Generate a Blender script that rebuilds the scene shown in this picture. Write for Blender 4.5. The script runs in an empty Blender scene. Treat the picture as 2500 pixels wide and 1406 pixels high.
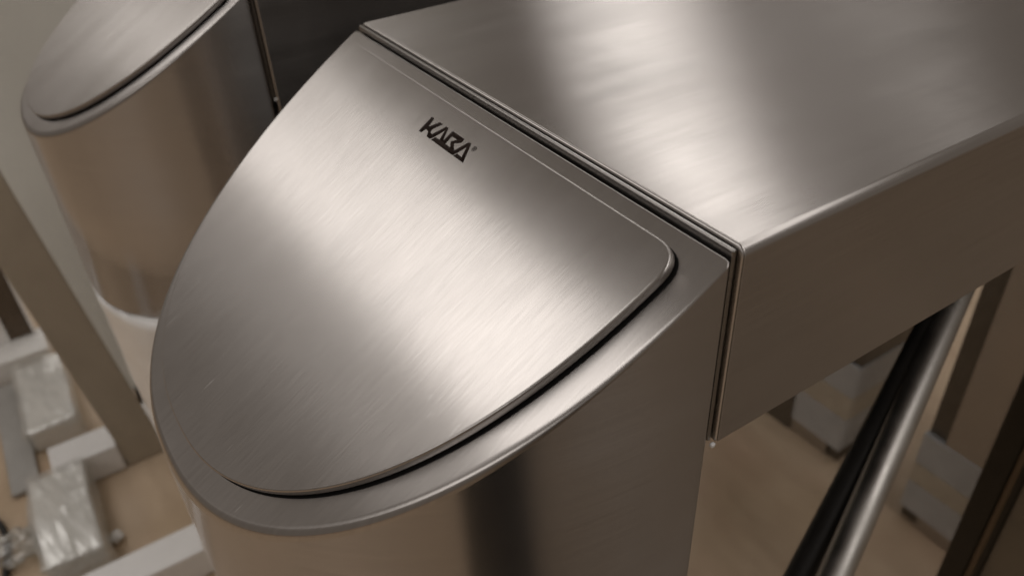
import bpy, bmesh, math, random
from mathutils import Vector, Matrix
random.seed(7)
S = bpy.context.scene
COL = S.collection

# ------------------------------------------------------------------ camera
cd = bpy.data.cameras.new("camera"); cam = bpy.data.objects.new("camera", cd); COL.objects.link(cam)
CX = (0.5453, 0.8370, -0.0443); CY = (-0.4730, 0.3509, 0.8082); CZ = (0.6920, -0.4198, 0.5873)
m = Matrix.Identity(4)
for i in range(3):
    m[i][0], m[i][1], m[i][2] = CX[i], CY[i], CZ[i]
m[0][3], m[1][3], m[2][3] = 0.2807, -0.1651, 0.1436
cam.matrix_world = m
cd.sensor_width = 36; cd.lens = 28.64; cd.clip_start = 0.01; cd.clip_end = 60
cd.dof.use_dof = True; cd.dof.focus_distance = 0.31; cd.dof.aperture_fstop = 11.0
S.camera = cam

# ------------------------------------------------------------------ light of the hall
w = bpy.data.worlds.new("World"); S.world = w; w.use_nodes = True
w.node_tree.nodes["Background"].inputs[0].default_value = (0.106, 0.091, 0.078, 1)
w.node_tree.nodes["Background"].inputs[1].default_value = 1.35
FLOOR = -0.95
CEIL = 1.9
def lamp(name, x, y, lx, ly, rad, col=(1.0, 0.955, 0.92), rot=0):
    ld = bpy.data.lights.new(name, 'AREA'); ld.shape = 'RECTANGLE'; ld.size = lx; ld.size_y = ly
    ld.color = col; ld.energy = rad * math.pi * lx * ly
    o = bpy.data.objects.new(name, ld); COL.objects.link(o); o.location = (x, y, CEIL); o.rotation_euler.z = math.radians(rot)
    return o
# long ceiling lamps over the hall, with unseen fill lights added among them
lamp("lamp_or_fill", -2.30, -1.24, 5.2, 0.74, 2.05)
lamp("lamp_or_fill", -4.70, -0.45, 2.0, 0.62, 1.7)
lamp("lamp_or_fill", -2.40, -2.00, 4.2, 0.60, 0.42)  # dim strip added to soften the front edge of the lid's bright band
lamp("lamp_or_fill", -2.60, 0.70, 3.4, 0.55, 1.6)  # unseen fill, added to brighten the floor and packing
lamp("lamp_or_fill", -3.30, 2.95, 3.6, 0.46, 4.2, rot=-20)
lamp("lamp_or_fill", -3.20, 4.75, 3.0, 0.40, 1.3, rot=-20)
lamp("lamp_or_fill", 1.40, -3.20, 3.4, 1.2, 1.5)
lamp("lamp_or_fill", 1.90, 0.70, 2.6, 0.55, 3.4)  # unseen fill, added to light the floor under the beam
lamp("lamp_or_fill", 0.50, 1.85, 2.4, 0.46, 1.7)  # unseen light added for the bright crest on the beam's long edge
S.render.engine = 'CYCLES'
S.cycles.use_denoising = True; S.cycles.denoiser = 'OPENIMAGEDENOISE'
S.cycles.denoising_input_passes = 'RGB'     # guiding passes would smear the fine brushed grain
S.cycles.use_adaptive_sampling = False
S.cycles.max_bounces = 6; S.cycles.sample_clamp_indirect = 2.0
S.view_settings.view_transform = 'Standard'; S.view_settings.look = 'None'
S.view_settings.exposure = 0.10; S.view_settings.gamma = 1.0
S.view_settings.use_curve_mapping = False

# ------------------------------------------------------------------ node helpers / materials
class NT:
    def __init__(s, name):
        s.m = bpy.data.materials.new(name); s.m.use_nodes = True
        s.t = s.m.node_tree; s.b = s.t.nodes["Principled BSDF"]
    def n(s, typ, **kw):
        x = s.t.nodes.new(typ)
        for k, v in kw.items():
            if isinstance(k, str) and hasattr(x, k): setattr(x, k, v)
        return x
    def l(s, a, b): s.t.links.new(a, b)
    def coords(s, scale, rot=(0, 0, 0), space='Object'):
        tc = s.n('ShaderNodeTexCoord'); mp = s.n('ShaderNodeMapping')
        mp.inputs['Scale'].default_value = scale; mp.inputs['Rotation'].default_value = rot; mp.inputs['Location'].default_value = (.13, .21, .37)
        s.l(tc.outputs[space], mp.inputs['Vector']); return mp.outputs[0]
    def noise(s, vec, scale=1.0, detail=3, rough=.5, dist=0):
        x = s.n('ShaderNodeTexNoise'); x.inputs['Scale'].default_value = scale
        x.inputs['Detail'].default_value = detail; x.inputs['Roughness'].default_value = rough
        x.inputs['Distortion'].default_value = dist
        s.l(vec, x.inputs['Vector']); return x.outputs['Fac']
    def rng(s, v, a, b, c, d, clamp=True):
        x = s.n('ShaderNodeMapRange'); x.clamp = clamp
        for i, q in enumerate((a, b, c, d)): x.inputs[1 + i].default_value = q
        s.l(v, x.inputs[0]); return x.outputs[0]
    def math(s, op, a, b):
        x = s.n('ShaderNodeMath'); x.operation = op
        for i, q in enumerate((a, b)):
            if isinstance(q, (int, float)): x.inputs[i].default_value = q
            else: s.l(q, x.inputs[i])
        return x.outputs[0]
    def mix(s, fac, a, b):
        x = s.n('ShaderNodeMix'); x.data_type = 'RGBA'
        if isinstance(fac, (int, float)): x.inputs[0].default_value = fac
        else: s.l(fac, x.inputs[0])
        for i, q in ((6, a), (7, b)):
            if isinstance(q, tuple): x.inputs[i].default_value = (*q, 1)
            else: s.l(q, x.inputs[i])
        return x.outputs[2]
    def bump(s, h, strength, dist):
        x = s.n('ShaderNodeBump'); x.inputs['Strength'].default_value = strength; x.inputs['Distance'].default_value = dist
        s.l(h, x.inputs['Height']); s.l(x.outputs[0], s.b.inputs['Normal'])

def steel(name, brush, spread, rough=.33, aniso=.88, base=(.505, .480, .462), scratches=True, streak=.012, grain=1.0, smear=.018):
    """brushed stainless steel. brush: object-space scale of the grain noise (small along the brushing);
    spread: direction across the brushing, along which reflections smear."""
    k = NT(name); b = k.b
    b.inputs['Metallic'].default_value = 1.0
    fine = k.noise(k.coords(brush), 1.0, 2, .6)
    soft = k.noise(k.coords(tuple(q * .055 for q in brush)), 1.0, 3, .55)
    blot = k.noise(k.coords((9, 9, 9)), 1.0, 3, .6, .4)
    col = k.mix(k.rng(fine, .3, .7, 0, 1), tuple(c * .92 for c in base), tuple(min(1, c * 1.07) for c in base))
    col = k.mix(k.rng(blot, .35, .7, 0, .22), col, tuple(c * .86 for c in base))
    r = k.rng(soft, .3, .7, rough - streak, rough + streak)
    r = k.math('ADD', r, k.rng(blot, .3, .7, -.02, .03))
    sm = k.rng(k.noise(k.coords((26, 8, 12), (0, 0, .25)), 1.0, 3, .55, .3), .50, .70, 0, 1)   # wiped smears
    r = k.math('ADD', r, k.math('MULTIPLY', sm, smear))
    col = k.mix(k.math('MULTIPLY', sm, min(1, smear * 3)), col, (.46, .47, .47))
    h = k.math('MULTIPLY', fine, 1.0)
    if scratches:
        sc = k.noise(k.coords(tuple(q * (.5 if q > 200 else 1.0) for q in brush)), 1.0, 1, .4)
        scm = k.rng(sc, .765, .80, 0, 1)
        col = k.mix(k.math('MULTIPLY', scm, .22), col, (.85, .83, .8))
        r = k.math('ADD', r, k.math('MULTIPLY', scm, .06))
        h = k.math('ADD', h, k.math('MULTIPLY', scm, .5))
    k.l(col, b.inputs['Base Color']); k.l(r, b.inputs['Roughness'])
    b.inputs['Anisotropic'].default_value = aniso
    cv = k.n('ShaderNodeCombineXYZ')
    for i in range(3): cv.inputs[i].default_value = spread[i]
    k.l(cv.outputs[0], b.inputs['Tangent'])
    k.bump(h, .10 * grain, .00025)
    return k.m

M = {}
M['lid'] = steel('brushed_steel_lid', (1150, 75, 40), (1, 0, 0), rough=.275, aniso=.955)
M['rim'] = steel('brushed_steel_rim', (1150, 75, 40), (1, 0, 0), rough=.275, aniso=.955)
M['beam_top'] = steel('brushed_steel_beam', (800, 30, 1), (1, 0, 0), rough=.275, aniso=.96, scratches=False, streak=.02, grain=.7, smear=.028)
M['beam_side'] = steel('brushed_steel_beam_side', (2000, 16, 2000), (0, 0, 1), rough=.25, aniso=.75, scratches=False, grain=.6)
M['wall'] = steel('brushed_steel_wall', (14, 14, 1900), (0, 0, 1), rough=.26, aniso=.92, scratches=False, grain=.25)
M['trim'] = steel('brushed_steel_trim', (14, 900, 900), (0, 1, 1), rough=.28, aniso=.3, base=(.36, .345, .33), scratches=False, grain=.0)

def simple(name, col, rough=.5, metal=0, spec=.5, var=.12, scale=40, coat=0, bump=0, bscale=60, bdist=.002):
    k = NT(name); b = k.b
    n1 = k.noise(k.coords((scale,) * 3), 1.0, 4, .6)
    c = k.mix(k.rng(n1, .3, .7, 0, 1), tuple(q * (1 - var) for q in col), tuple(min(1, q * (1 + var)) for q in col))
    k.l(c, b.inputs['Base Color']); k.l(k.rng(n1, .3, .7, max(0, rough - .06), min(1, rough + .06)), b.inputs['Roughness'])
    b.inputs['Metallic'].default_value = metal; b.inputs['Specular IOR Level'].default_value = spec
    b.inputs['Coat Weight'].default_value = coat; b.inputs['Coat Roughness'].default_value = .18
    if bump:
        k.bump(k.noise(k.coords((bscale,) * 3), 1.0, 3, .55, .8), bump, bdist)
    return k.m
M['ink'] = simple('dark_brown_print', (.020, .012, .009), .7, spec=.12, var=.1)
M['gasket_shade'] = simple('black_gasket_shade', (.008, .0075, .007), .75, spec=.1)  # black of the gasket, the lid's shadow ring and the unseen blockers
M['foam'] = simple('white_foam', (.82, .81, .79), .55, var=.06, bump=.35, bscale=40, bdist=.004)
M['filmed_foam'] = simple('foam_under_film', (.80, .79, .76), .28, var=.03, coat=.8, bump=.6, bscale=30, bdist=.006)
M['white_paint'] = simple('white_paint', (.82, .81, .80), .45, var=.03)
M['film'] = simple('white_protective_film', (.86, .84, .81), .32, var=.06, coat=.5, bump=.5, bscale=22, bdist=.003)
M['grey_strip'] = simple('grey_plastic', (.36, .35, .33), .4, var=.08, coat=.3)
M['panel'] = simple('grey_panel', (.80, .81, .77), .55, var=.04, scale=6)
M['board'] = simple('brown_board', (.40, .345, .27), .5, var=.08, scale=14)
M['dark_brown'] = simple('dark_brown_board', (.10, .07, .045), .5)
M['black_rubber'] = simple('black_rubber', (.010, .0095, .009), .42)
M['bronze'] = simple('dark_bronze_frame', (.040, .032, .022), .38, metal=.4)
M['bronze_strip'] = simple('bronze_strip', (.20, .15, .10), .35, metal=.6)
M['smoked'] = simple('smoked_panel', (.24, .195, .14), .25, spec=.5)
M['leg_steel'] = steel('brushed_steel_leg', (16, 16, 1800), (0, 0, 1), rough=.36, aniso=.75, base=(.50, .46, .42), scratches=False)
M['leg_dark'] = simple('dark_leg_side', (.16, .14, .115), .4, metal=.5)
M['tape_grey'] = simple('grey_tape', (.52, .53, .54), .4, var=.08, coat=.2)
M['tape_beige'] = simple('beige_tape', (.56, .50, .41), .4, var=.08, coat=.2)
M['chrome'] = simple('chromed_tube', (.50, .48, .45), .46, metal=1, var=.05)

def wrap_mat():
    k = NT('clear_plastic_wrap'); t = k.t
    tr = k.n('ShaderNodeBsdfTransparent'); gl = k.n('ShaderNodeBsdfGlossy'); df = k.n('ShaderNodeBsdfDiffuse')
    tr.inputs[0].default_value = (.95, .95, .94, 1); gl.inputs['Roughness'].default_value = .22
    gl.inputs[0].default_value = (.9, .9, .88, 1); df.inputs[0].default_value = (.8, .79, .76, 1)
    m1 = k.n('ShaderNodeMixShader'); m2 = k.n('ShaderNodeMixShader')
    m1.inputs[0].default_value = .45; k.l(gl.outputs[0], m1.inputs[1]); k.l(df.outputs[0], m1.inputs[2])
    lw = k.n('ShaderNodeLayerWeight'); lw.inputs[0].default_value = .35
    k.l(k.rng(lw.outputs['Facing'], 0, 1, .22, .75), m2.inputs[0])
    k.l(tr.outputs[0], m2.inputs[1]); k.l(m1.outputs[0], m2.inputs[2])
    k.l(m2.outputs[0], t.nodes['Material Output'].inputs[0])
    return k.m
M['wrap'] = wrap_mat()

def floor_tone():
    k = NT('beige_floor'); b = k.b
    big = k.noise(k.coords((3.2, 3.2, 3.2)), 1.0, 4, .55, .6)
    st = k.noise(k.coords((7, 30, 7), (0, 0, .5)), 1.0, 4, .6, .3)
    red = k.noise(k.coords((5, 5, 5), (1, .3, 0)), 1.0, 2, .5)
    c = k.mix(k.rng(big, .3, .7, 0, 1), (.49, .37, .25), (.65, .51, .37))
    c = k.mix(k.rng(st, .4, .75, 0, .45), c, (.37, .27, .18))
    c = k.mix(k.rng(red, .5, .75, 0, .4), c, (.50, .32, .23))
    k.l(c, b.inputs['Base Color']); b.inputs['Roughness'].default_value = .38
    b.inputs['Specular IOR Level'].default_value = .4
    return k.m
M['floor'] = floor_tone()

# ------------------------------------------------------------------ mesh helpers
def link(name, me, mat, parent=None, loc=None, mats=None):
    o = bpy.data.objects.new(name, me); COL.objects.link(o)
    for q in (mats or [mat]): me.materials.append(M[q])
    if parent: o.parent = parent
    if loc: o.location = loc
    return o
def pydata(name, v, f, smooth=True):
    me = bpy.data.meshes.new(name); me.from_pydata([tuple(p) for p in v], [], f); me.update()
    if smooth:
        for p in me.polygons: p.use_smooth = True
    return me
def wn(o):
    q = o.modifiers.new('weighted', 'WEIGHTED_NORMAL'); q.weight = 100; q.keep_sharp = False
    return o
def box_mesh(name, x0, x1, y0, y1, z0, z1, bev=.002, seg=3, shear=None):
    bm = bmesh.new()
    vs = [bm.verts.new((x, y, z)) for x in (x0, x1) for y in (y0, y1) for z in (z0, z1)]
    for f in ((0, 1, 3, 2), (4, 6, 7, 5), (0, 4, 5, 1), (2, 3, 7, 6), (0, 2, 6, 4), (1, 5, 7, 3)):
        bm.faces.new([vs[i] for i in f])
    bmesh.ops.recalc_face_normals(bm, faces=bm.faces)
    if bev: bmesh.ops.bevel(bm, geom=list(bm.edges), offset=bev, segments=seg, profile=.5, affect='EDGES')
    if shear:
        for v in bm.verts: v.co.y += shear * (v.co.z - z0)
    me = bpy.data.meshes.new(name); bm.to_mesh(me); bm.free()
    for p in me.polygons: p.use_smooth = True
    return me
def box(name, mat, dims, bev=.002, parent=None, seg=3, shear=None, jitter=0, loc=None):
    me = box_mesh(name, *dims, bev, seg, shear)
    o = wn(link(name, me, mat, parent, loc))
    return o
def tube_mesh(name, a, b, r, n=32, cap=.004):
    a, b = Vector(a), Vector(b); d = (b - a).normalized()
    u = d.orthogonal().normalized(); v = d.cross(u)
    L = (b - a).length
    prof = [(0, r - cap), (cap * .3, r - cap * .3), (cap, r), (L - cap, r), (L - cap * .3, r - cap * .3), (L, r - cap)]
    V, F = [], []
    for t, q in prof:
        for i in range(n):
            an = 2 * math.pi * i / n
            V.append(a + d * t + (u * math.cos(an) + v * math.sin(an)) * q)
    for k in range(len(prof) - 1):
        for i in range(n):
            j = (i + 1) % n
            F.append((k * n + i, k * n + j, (k + 1) * n + j, (k + 1) * n + i))
    F.append(tuple(reversed(range(n)))); F.append(tuple(range((len(prof) - 1) * n, len(prof) * n)))
    return pydata(name, V, F)
def tag(o, label, cat, group=None, kind=None):
    if label: o['label'] = label
    if cat: o['category'] = cat
    if group: o['group'] = group
    if kind: o['kind'] = kind
    return o
def empty(name, loc):
    o = bpy.data.objects.new(name, None); COL.objects.link(o); o.location = loc; o.empty_display_size = .05
    return o

# ------------------------------------------------------------------ setting
fl = pydata('floor', [(-6, -6, FLOOR), (6, -6, FLOOR), (6, 8, FLOOR), (-6, 8, FLOOR)], [(0, 1, 2, 3)], False)
tag(link('floor', fl, 'floor'), None, None, kind='structure')

dark_patch_me = pydata('floor_tone', [(x, y, FLOOR + .006) for x, y in ((.22, -.12), (2.4, -.12), (2.4, 3.2), (.22, 3.2))]
                + [(x, y, FLOOR + .001) for x, y in ((.215, -.125), (2.405, -.125), (2.405, 3.205), (.215, 3.205))],
                [(0, 1, 2, 3), (4, 5, 1, 0), (5, 6, 2, 1), (6, 7, 3, 2), (7, 4, 0, 3)], False)
M['mat'] = simple('dark_brown_patch', (.25, .192, .138), .7, var=.25, scale=5)
tag(link('floor_tone', dark_patch_me, 'mat'), 'dark brown patch added on the floor beside the front beam, mirrored in its side', 'mat')  # dark patch added on unseen floor so the beam side mirrors dark

# ------------------------------------------------------------------ the turnstiles
AL = math.radians(31.16); CA, SA = math.cos(AL), math.sin(AL)
NRM = Vector((0, -SA, CA))                      # lid normal
def slant(x, s, h): return Vector((x, -CA * s - SA * h, -SA * s + CA * h))
def outline(hw, D, n, s0, rc, N=150):
    """closed outline in (x, s): straight back at s0 with rounded corners, super-ellipse to the front"""
    raw = []
    xs0 = hw * (1 - (s0 / D) ** n) ** (1 / n) if s0 > 0 else hw
    K = 400
    th0 = math.asin((s0 / D) ** (n / 2)) if s0 > 0 else 0
    for i in range(K + 1):
        t = th0 + (math.pi - 2 * th0) * i / K
        c, q = math.cos(t), math.sin(t)
        raw.append((hw * math.copysign(abs(c) ** (2 / n), c), D * max(q, 0) ** (2 / n)))
    # round the two back corners with a quadratic blend
    def along(pts, d):
        acc = 0
        for i in range(len(pts) - 1):
            l = math.dist(pts[i], pts[i + 1])
            if acc + l >= d:
                f = (d - acc) / l
                return i + 1, (pts[i][0] + (pts[i + 1][0] - pts[i][0]) * f, pts[i][1] + (pts[i + 1][1] - pts[i][1]) * f)
            acc += l
    i0, a = along(raw, rc); i1, b = along(raw[::-1], rc)
    core = [a] + raw[i0:len(raw) - i1] + [b]
    L = [0]
    for i in range(len(core) - 1): L.append(L[-1] + math.dist(core[i], core[i + 1]))
    pts = []; k = 0
    for j in range(N + 1):
        d = L[-1] * j / N
        while k < len(L) - 2 and L[k + 1] < d: k += 1
        f = (d - L[k]) / (L[k + 1] - L[k])
        pts.append((core[k][0] + (core[k + 1][0] - core[k][0]) * f, core[k][1] + (core[k + 1][1] - core[k][1]) * f))
    def corner(p, c, q, m=8):
        return [((1 - t) ** 2 * p[0] + 2 * t * (1 - t) * c[0] + t * t * q[0], (1 - t) ** 2 * p[1] + 2 * t * (1 - t) * c[1] + t * t * q[1])
                for t in [i / m for i in range(1, m)]]
    cl, cr = raw[-1], raw[0]
    bl = (cl[0] + rc, cl[1]); br = (cr[0] - rc, cr[1])
    back = [(bl[0] + (br[0] - bl[0]) * i / 24, s0) for i in range(25)]
    return pts + corner(pts[-1], cl, bl) + back + corner(br, cr, pts[0])
def inset(o, d):
    r = []; n = len(o)
    for i in range(n):
        p, c, q = o[i - 1], o[i], o[(i + 1) % n]
        tx, ty = q[0] - p[0], q[1] - p[1]; l = math.hypot(tx, ty) or 1
        r.append((c[0] - ty / l * d, c[1] + tx / l * d))
    return r
def area(o): return sum(o[i - 1][0] * o[i][1] - o[i][0] * o[i - 1][1] for i in range(len(o))) / 2
def loft(rings, cap0=True, cap1=True):
    V, F = [], []; n = len(rings[0])
    for r in rings: V += r
    for k in range(len(rings) - 1):
        for i in range(n):
            j = (i + 1) % n
            F.append((k * n + i, k * n + j, (k + 1) * n + j, (k + 1) * n + i))
    if cap0: F.append(tuple(reversed(range(n))))
    if cap1: F.append(tuple(range((len(rings) - 1) * n, len(rings) * n)))
    return V, F
OUT = outline(.1405, .1963, 2.29, 0, .0030)
if area(OUT) < 0: OUT.reverse()
LID = outline(.1286, .1828, 2.28, .0078, .011)
if area(LID) < 0: LID.reverse()

def fix_normals(me):
    bm = bmesh.new(); bm.from_mesh(me); bmesh.ops.recalc_face_normals(bm, faces=bm.faces); bm.to_mesh(me); bm.free()
    for p in me.polygons: p.use_smooth = True
    return me

LOGO = [
 [(-21.6, 17.6), (-19.4, 17.6), (-18.1, 22.5), (-19.0, 26.1), (-21.3, 26.1)],
 [(-18.5, 22.4), (-14.8, 22.0), (-14.4, 23.4), (-12.5, 24.0), (-11.1, 26.1), (-14.0, 26.1), (-15.8, 23.9), (-18.3, 23.6)],
 [(-18.6, 22.7), (-14.4, 17.6), (-11.6, 17.6), (-14.8, 22.0), (-16.5, 23.5)],
 [(-12.5, 24.0), (-8.6, 17.6), (-7.5, 19.2), (-9.3, 23.7), (-11.0, 26.0)],
 [(-8.6, 17.6), (-6.9, 17.6), (-3.0, 23.8), (-5.6, 23.9), (-7.5, 19.2)],
 [(-9.0, 24.1), (-5.6, 23.9), (-3.0, 23.8), (-0.6, 23.9), (3.6, 24.0), (7.1, 24.1), (8.4, 26.1), (-10.1, 26.1)],
 [(-3.2, 23.8), (-3.2, 17.6), (-0.9, 19.6), (-0.6, 23.9)],
 [(-3.2, 17.6), (6.7, 17.6), (3.5, 19.6), (-0.9, 19.6)],
 [(6.7, 17.6), (6.9, 19.6), (3.6, 21.7), (1.0, 21.7), (3.5, 19.6)],
 [(1.0, 21.7), (3.6, 21.7), (7.1, 24.1), (3.6, 24.0)],
 [(8.4, 26.1), (7.1, 24.1), (10.4, 17.6), (11.5, 19.7), (9.8, 24.0)],
 [(10.4, 17.6), (12.2, 17.6), (17.1, 26.1), (13.8, 24.5), (11.5, 19.7)],
 [(9.1, 26.1), (10.1, 24.3), (13.8, 24.5), (17.1, 26.1)]]
HL = .0056                                       # lid top above the slanted plate

def prism(polys, h0, h1):
    V, F = [], []
    for idx, P in enumerate(polys):
        top = h1 + idx * 4e-6
        b = len(V); n = len(P)
        V += [slant(x / 1000, s / 1000, h0) for x, s in P] + [slant(x / 1000, s / 1000, top) for x, s in P]
        F.append(tuple(range(b + n, b + 2 * n)))
        for i in range(n):
            j = (i + 1) % n; F.append((b + i, b + j, b + n + j, b + n + i))
    return V, F

def turnstile(origin, film_top, label, rear, beam_bottom=-.0822):
    root = empty('turnstile', (origin[0], origin[1], FLOOR))
    up = Vector((0, 0, origin[2] - FLOOR))
    zf = FLOOR - origin[2]                      # floor height in unit space
    def put(name, v, f, mat, parent=root, weighted=True):
        me = fix_normals(pydata(name, v, f)); o = link(name, me, mat, parent)
        if parent is root: o.location = up
        if weighted: wn(o)
        return o
    # column wall (super-ellipse in plan), upper edge runs into the rolled rim
    rad = [  .0011 + .0024 * min(1, max(0, (s - .012) / .10)) for x, s in OUT]
    base = [Vector((x, -CA * s, 0)) for x, s in OUT]
    slp = [slant(x, s, 0) for x, s in OUT]
    bot = film_top if film_top is not None else zf
    put('column', *loft([[Vector((p.x, p.y, bot)) for p in base], [Vector((p.x, p.y, -.16)) for p in base],
                         [p - Vector((0, 0, q)) for p, q in zip(slp, rad)]], True, False), 'wall', weighted=False)
    if film_top is not None:
        rings = []
        from mathutils import noise
        for k in range(41):
            zz = zf + .001 + (film_top - .002 - zf) * k / 40
            rg = []
            for x, s_ in OUT:                      # loose film: creased, standing off the steel by a few millimetres
                q = Vector((x * 26, s_ * 26, zz * 9 + (x + s_) * 8))
                d_ = .0012 - .0042 * max(0, noise.noise(q)) - .002 * max(0, noise.noise(q * 2.7))
                rg.append(Vector((x * (1 - d_ / .14), -CA * s_ * (1 - d_ / .16), zz)))
            rings.append(rg)
        put('protective_film', *loft(rings, True, True), 'film')
    # rolled rim and slanted top plate
    ins = [inset(OUT, q)[i] for i, q in enumerate(rad)]; rings = []
    for t in [i / 7 for i in range(8)]:
        rg = []
        for (x, s), (xi, si), r in zip(OUT, ins, rad):
            a = slant(x, s, 0) - Vector((0, 0, r)); c = slant(x, s, 0); b = slant(xi, si, 0)
            rg.append(a * (1 - t) ** 2 + c * (2 * t * (1 - t)) + b * t * t)
        rings.append(rg)
    put('top_plate', *loft(rings, False, True), 'rim')
    # lid_gasket, shadow ring and raised lid
    put('lid_gasket', *loft([[slant(x, s, 1e-4) for x, s in inset(LID, .0022)], [slant(x, s, .0026) for x, s in inset(LID, .0022)]]), 'gasket_shade')
    put('lid_shadow_ring', *loft([[slant(x, s, 5e-5) for x, s in inset(LID, -.0006)], [slant(x, s, .0004) for x, s in inset(LID, -.0006)], [slant(x, s, .0006) for x, s in inset(LID, -.0003)]]), 'gasket_shade')  # black ring added past the lid edge, painting its shadow line
    b = .0010
    rr = [(0.0004, .0018), (0, .0022), (0, HL - b)] + [(b * (1 - math.cos(q)), HL - b + b * math.sin(q)) for q in [math.pi / 2 * i / 5 for i in range(1, 6)]]
    lid = put('lid', *loft([[slant(x, s, h) for x, s in inset(LID, d)] for d, h in rr]), 'lid')
    if label[1]:
        put('logo_lettering', *prism(LOGO, HL - .0004, HL + .00005), 'ink', lid, False)
        # small registered mark: a ring and the letter inside
        cx, cs, ro, ri = 16.0, 18.7, 1.25, 1.0
        polys = []
        for i in range(20):
            a0, a1 = 2 * math.pi * i / 20, 2 * math.pi * (i + 1) / 20
            polys.append([(cx + q * math.cos(a), cs + q * math.sin(a)) for q, a in ((ro, a0), (ro, a1), (ri, a1), (ri, a0))])
        polys += [[(cx - .5, cs - .7), (cx - .28, cs - .7), (cx - .28, cs + .7), (cx - .5, cs + .7)],
                  [(cx - .28, cs - .7), (cx + .35, cs - .7), (cx + .45, cs - .3), (cx + .35, cs + .1), (cx - .28, cs + .1), (cx - .28, cs - .1), (cx + .2, cs - .1), (cx + .25, cs - .3), (cx + .2, cs - .5), (cx - .28, cs - .5)],
                  [(cx - .05, cs + .1), (cx + .2, cs + .1), (cx + .5, cs + .7), (cx + .25, cs + .7)]]
        put('registered_mark', *prism(polys, HL - .0004, HL + .00004), 'ink', lid, False)
    def bx(name, mat, dims, bev, seg=3, parent=root):
        o = wn(link(name, box_mesh(name, *dims, bev, seg), mat, parent))
        if parent is root: o.location = up
        return o
    # joint between column and beam: a dark backing and a thin spacer plate
    bx('joint_backing', 'gasket_shade', (-.1375, .1375, .0006, .0046, -.0805, -.0022), .0003, 1)
    bx('spacer_plate', 'trim', (-.1390, .1390, .0011, .0030, -.0816, .0024), .0006, 3)
    bx('joint_clip', 'white_paint', (.1396, .1412, .0016, .0036, -.0836, -.0820), .0004, 2)
    # black box added unseen under the beam to darken the rear unit's reflections
    bx('reflection_blocker', 'gasket_shade', (-.138, -.045, .012, .77, -.31, beam_bottom - .0006), .004)  # no real part: blocks light so the rear unit mirrors black
    # beam: one folded sheet
    bm = bmesh.new()
    x0, x1, y0, y1, z0, z1 = -.1412, .1412, .0036, 1.02, beam_bottom, .0034
    R_, r2 = .0040, .0014
    prof = []                                    # cross-section (x, z), counter-clockwise
    for cx, cz, a0 in ((x1 - R_, z1 - R_, 0), (x0 + R_, z1 - R_, 90), (x0 + r2, z0 + r2, 180), (x1 - r2, z0 + r2, 270)):
        q = R_ if cz > -.02 else r2
        for i in range(7):
            a = math.radians(a0 + 15 * i); prof.append((cx + q * math.cos(a), cz + q * math.sin(a)))
    rings = []
    mx, mz = (x0 + x1) / 2, (z0 + z1) / 2
    for yy, ins_ in [(y0, r2)] + [(y0 + r2 - r2 * math.cos(q), r2 - r2 * math.sin(q)) for q in [math.pi / 2 * i / 4 for i in range(1, 5)]] + [(.5, 0), (y1, 0)]:
        rings.append([Vector((mx + (x - mx) * (1 - ins_ / (x1 - mx)), yy, mz + (z - mz) * (1 - ins_ / (z1 - mz)))) for x, z in prof])
    v, f = loft(rings)
    o = put('beam', v, f, 'beam_top')
    o.data.materials.append(M['beam_side'])
    for p in o.data.polygons:
        if abs(p.normal.x) > .35: p.material_index = 1
    # rear leg with film and tape left on its foot
    if rear:
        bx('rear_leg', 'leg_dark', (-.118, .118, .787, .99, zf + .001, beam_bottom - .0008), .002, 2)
        bx('rear_leg_cover', 'leg_steel', (-.088, .118, .779, .7868, zf + .001, -.083), .0015, 2)
        for z0_, z1_, mt in ((.026, .085, 'tape_grey'), (.085, .125, 'tape_beige'), (.125, .186, 'tape_grey')):
            bx('tape_band', mt, (-.1195, .1195, .7775, .9915, zf + z0_, zf + z1_ - .0006), .001, 2)
    else:
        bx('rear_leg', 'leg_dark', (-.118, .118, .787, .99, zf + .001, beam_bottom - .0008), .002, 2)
    tag(root, label[0], 'turnstile', 'turnstiles standing side by side')
    return root, up

front, up = turnstile((0, 0, 0), None, ('brushed steel turnstile with dark printed logo on its slanted lid, in front', True), True)
back, _ = turnstile((-.4645, -.005, -.018), -.262, ('brushed steel turnstile behind, cut by the left top edge, white film round its foot', False), False, -.125)

# barrier arm and its dark reflection as a second tube, under the front beam (parts of the front unit)
def arm(name, mat, a, b, r):
    o = link(name, tube_mesh(name, a, b, r), mat, front); o.location = Vector((0, 0, -FLOOR)); return o
def lerp(a, b, t): return tuple(a[i] + (b[i] - a[i]) * t for i in range(3))
A0, A1 = (.0340, .3690, -.2450), (.0960, .1650, -.3520)
B0, B1 = (.0412, .3700, -.2420), (.1140, .1740, -.3300)
M['arm'] = simple('dark_arm_reflection', (.024, .022, .020), .5)
arm('arm_reflection', 'arm', lerp(A0, A1, -.42), lerp(A0, A1, 1.6), .0102)  # dark reflection along the chrome tube, built as its own black tube
arm('chrome_arm', 'chrome', lerp(B0, B1, -.36), lerp(B0, B1, 1.6), .0104)
link('arm_bracket', box_mesh('arm_bracket', -.02, .06, .40, .46, -.20, -.083, .004), 'leg_dark', front).location = (0, 0, -FLOOR)

# ------------------------------------------------------------------ things behind and around
t = empty('steel_post', (-.335, .85, FLOOR))
box('shaft', 'leg_steel', (-.09, .066, -.064, .06, .001, .70), .002, t)
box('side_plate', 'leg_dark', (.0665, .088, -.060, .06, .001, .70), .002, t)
for z0, z1, mt in ((.028, .10, 'tape_grey'), (.10, .150, 'tape_beige'), (.150, .215, 'tape_grey')):
    box('tape_band', mt, (-.0915, .0895, -.0655, .0615, z0, z1 - .0006), .001, t)
tag(t, 'steel post with taped foot beneath the front beam, left of the arms', 'post')

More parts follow.
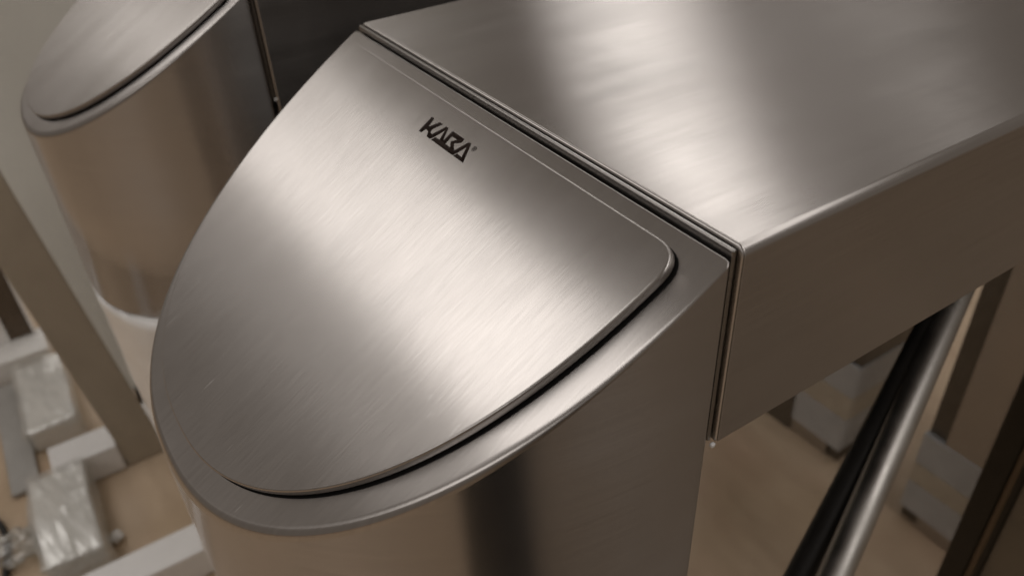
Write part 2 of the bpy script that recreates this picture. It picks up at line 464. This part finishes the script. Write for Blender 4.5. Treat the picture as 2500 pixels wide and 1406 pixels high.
t = empty('gate', (.035, .578, FLOOR))
box('post', 'bronze', (0, .026, 0, .026, .001, .84), .002, t)
box('edge_strip', 'bronze_strip', (.0262, .034, .004, .012, .001, .84), .001, t)
box('edge_post', 'bronze', (.0345, .040, 0, .020, .001, .84), .001, t)
box('panel', 'smoked', (.0405, .10, .006, .014, .03, .80), .001, t)
tag(t, 'dark bronze gate with smoked panel at the right edge, below the beam', 'gate')

t = box('leaning_board', 'board', (-.985, -.962, -.237, -.1715, FLOOR + .002, FLOOR + 1.25), .002, shear=-.0985)
tag(t, 'brown narrow board leaning upright left of the rear turnstile', 'board')
t = empty('grey_panel', (-1.13, 0, FLOOR))
box('sheet', 'panel', (-.02, 0, -.225, .75, .03, 1.6), .002, t, shear=-.0985)
box('foot', 'black_rubber', (-.012, .012, -.185, -.165, .001, .034), .002, t)
tag(t, 'large flat grey panel standing behind the rear turnstile and brown board', 'panel')
t = box('foam_corner', 'foam', (-1.085, -1.03, -.188, -.150, FLOOR + .001, FLOOR + .03), .004)
tag(t, 'small white foam corner piece at the foot of the brown board', 'foam')

def crumple(o, amp, cuts=5):
    bm = bmesh.new(); bm.from_mesh(o.data)
    bmesh.ops.subdivide_edges(bm, edges=[e for e in bm.edges if e.calc_length() > .015], cuts=cuts, use_grid_fill=True)
    from mathutils import noise
    for v in bm.verts:
        n = noise.noise_vector(v.co * 13) + noise.noise_vector(v.co * 34) * .3
        v.co += Vector((n.x, n.y, n.z if v.co.z > FLOOR + .012 else max(0, n.z))) * amp
    bm.to_mesh(o.data); bm.free()
    for p in o.data.polygons: p.use_smooth = True
    return o
def wrap(parent, dims):
    """loose crumpled film round a foam block"""
    x0, x1, y0, y1, z0, z1 = dims
    o = box('plastic_wrap', 'wrap', (x0 - .006, x1 + .006, y0 - .006, y1 + .006, z0 + .001, z1 + .007), .008, parent, 2)
    o.modifiers.clear(); crumple(o, .0065, 7)
    from mathutils import noise
    for v in o.data.vertices:
        n = noise.noise_vector(v.co * 70); v.co += Vector((n.x, n.y, abs(n.z))) * .0035
    for p in o.data.polygons: p.use_smooth = False
t = crumple(box('foam_block', 'filmed_foam', (-1.305, -1.095, -.372, -.290, FLOOR + .002, FLOOR + .052), .004), .0022)
wrap(t, (-1.305, -1.095, -.372, -.290, FLOOR + .002, FLOOR + .052))
tag(t, 'film wrapped white foam block on the floor left of the brown board, farthest', 'foam', 'foam packing blocks on the floor')
t = box('foam_block', 'white_paint', (-1.022, -.958, -.348, -.243, FLOOR + .002, FLOOR + .062), .003)
tag(t, 'smooth white foam block lying crosswise against the foot of the brown board', 'foam', 'foam packing blocks on the floor')
t = crumple(box('foam_block', 'filmed_foam', (-.955, -.752, -.388, -.303, FLOOR + .002, FLOOR + .060), .004), .0025)
wrap(t, (-.955, -.752, -.388, -.303, FLOOR + .002, FLOOR + .060))
tag(t, 'long crumpled film wrapped foam block, nearest one at lower left', 'foam', 'foam packing blocks on the floor')
t = box('plastic_strip', 'grey_strip', (-1.33, -1.00, -.425, -.378, FLOOR + .002, FLOOR + .012), .002)
tag(t, 'flat grey plastic strip on the floor left of the foam blocks', 'strip')
t = box('white_bar', 'white_paint', (-.710, -.650, -.60, .25, FLOOR + .002, FLOOR + .060), .003)
tag(t, 'white square bar lying on the floor beside the front column', 'bar')

t = empty('white_cabinet', (-1.40, -.45, FLOOR))
box('base_rail', 'foam', (-.03, .055, -.25, .146, .001, .052), .003, t)
box('door', 'white_paint', (-.028, -.010, -.25, .085, .053, .60), .002, t)
box('side_board', 'dark_brown', (-.030, -.014, .0855, .128, .053, .60), .002, t)
box('edge_trim', 'white_paint', (-.026, -.006, .1285, .134, .053, .60), .001, t)
tag(t, 'white cabinet corner with brown inner board at the left edge', 'cabinet')

bm = bmesh.new(); bmesh.ops.create_icosphere(bm, subdivisions=4, radius=.010)
from mathutils import noise as _n
for v in bm.verts:
    v.co *= 1 + .35 * _n.noise(v.co * 260) + .2 * _n.noise(v.co * 600); v.co.z *= .8
me = bpy.data.meshes.new('tissue'); bm.to_mesh(me); bm.free()
for p in me.polygons: p.use_smooth = True
t = link('tissue', me, 'foam', loc=(-.805, -.290, FLOOR + .009))
tag(t, 'tiny crumpled white tissue on the floor right of the long foam block', 'tissue')
bm = bmesh.new(); bmesh.ops.create_icosphere(bm, subdivisions=4, radius=.034)
for v in bm.verts:
    v.co *= 1 + .6 * _n.noise(v.co * 60) + .35 * _n.noise(v.co * 170); v.co.z *= .55
me = bpy.data.meshes.new('plastic_bag'); bm.to_mesh(me); bm.free()
for p in me.polygons: p.use_smooth = True
t = link('plastic_bag', me, 'wrap', loc=(-.870, -.430, FLOOR + .018))
tag(t, 'crumpled clear plastic bag beside the long foam block at lower left', 'bag')
cu = bpy.data.curves.new('black_cable', 'CURVE'); cu.dimensions = '3D'; cu.bevel_depth = .0055; cu.bevel_resolution = 4
sp = cu.splines.new('BEZIER'); pts = [(-1.02, -.50), (-.955, -.452), (-.905, -.446), (-.85, -.450), (-.79, -.47), (-.74, -.53)]
sp.bezier_points.add(len(pts) - 1)
for p, (x, y) in zip(sp.bezier_points, pts):
    p.co = (x, y, FLOOR + .007); p.handle_left_type = p.handle_right_type = 'AUTO'
o = bpy.data.objects.new('cable_curve', cu); COL.objects.link(o)
bpy.context.view_layer.update()
me = bpy.data.meshes.new_from_object(o.evaluated_get(bpy.context.evaluated_depsgraph_get()))
bpy.data.objects.remove(o)
t = link('black_cable', me, 'black_rubber'); me.materials.clear(); me.materials.append(M['black_rubber'])
tag(t, 'black cable snaking over the floor at the lower left corner', 'cable')

# black cylinder added in place of a standing person's dark legs: seen only as the dark upright band mirrored in the column
t = empty('leg_stand_in', (.63, -.205, FLOOR))
def lathe(name, prof, mat, parent, n=48):
    V, F = [], []
    for r, z in prof:
        V += [(r * math.cos(2 * math.pi * i / n), r * math.sin(2 * math.pi * i / n), z) for i in range(n)]
    for k in range(len(prof) - 1):
        for i in range(n):
            j = (i + 1) % n; F.append((k * n + i, k * n + j, (k + 1) * n + j, (k + 1) * n + i))
    F.append(tuple(reversed(range(n)))); F.append(tuple(range((len(prof) - 1) * n, len(prof) * n)))
    return wn(link(name, fix_normals(pydata(name, V, F)), mat, parent))
lathe('base', [(.14, .001), (.14, .008), (.137, .011), (.112, .012)], 'black_rubber', t)
lathe('shaft', [(.110, .012), (.110, .94)], 'gasket_shade', t)
lathe('cap', [(.113, .9405), (.113, .96), (.106, .973), (.08, .982)], 'black_rubber', t)
tag(t, 'black stand-in for a person, mirrored as the dark upright band in the front column', 'leg_stand_in')
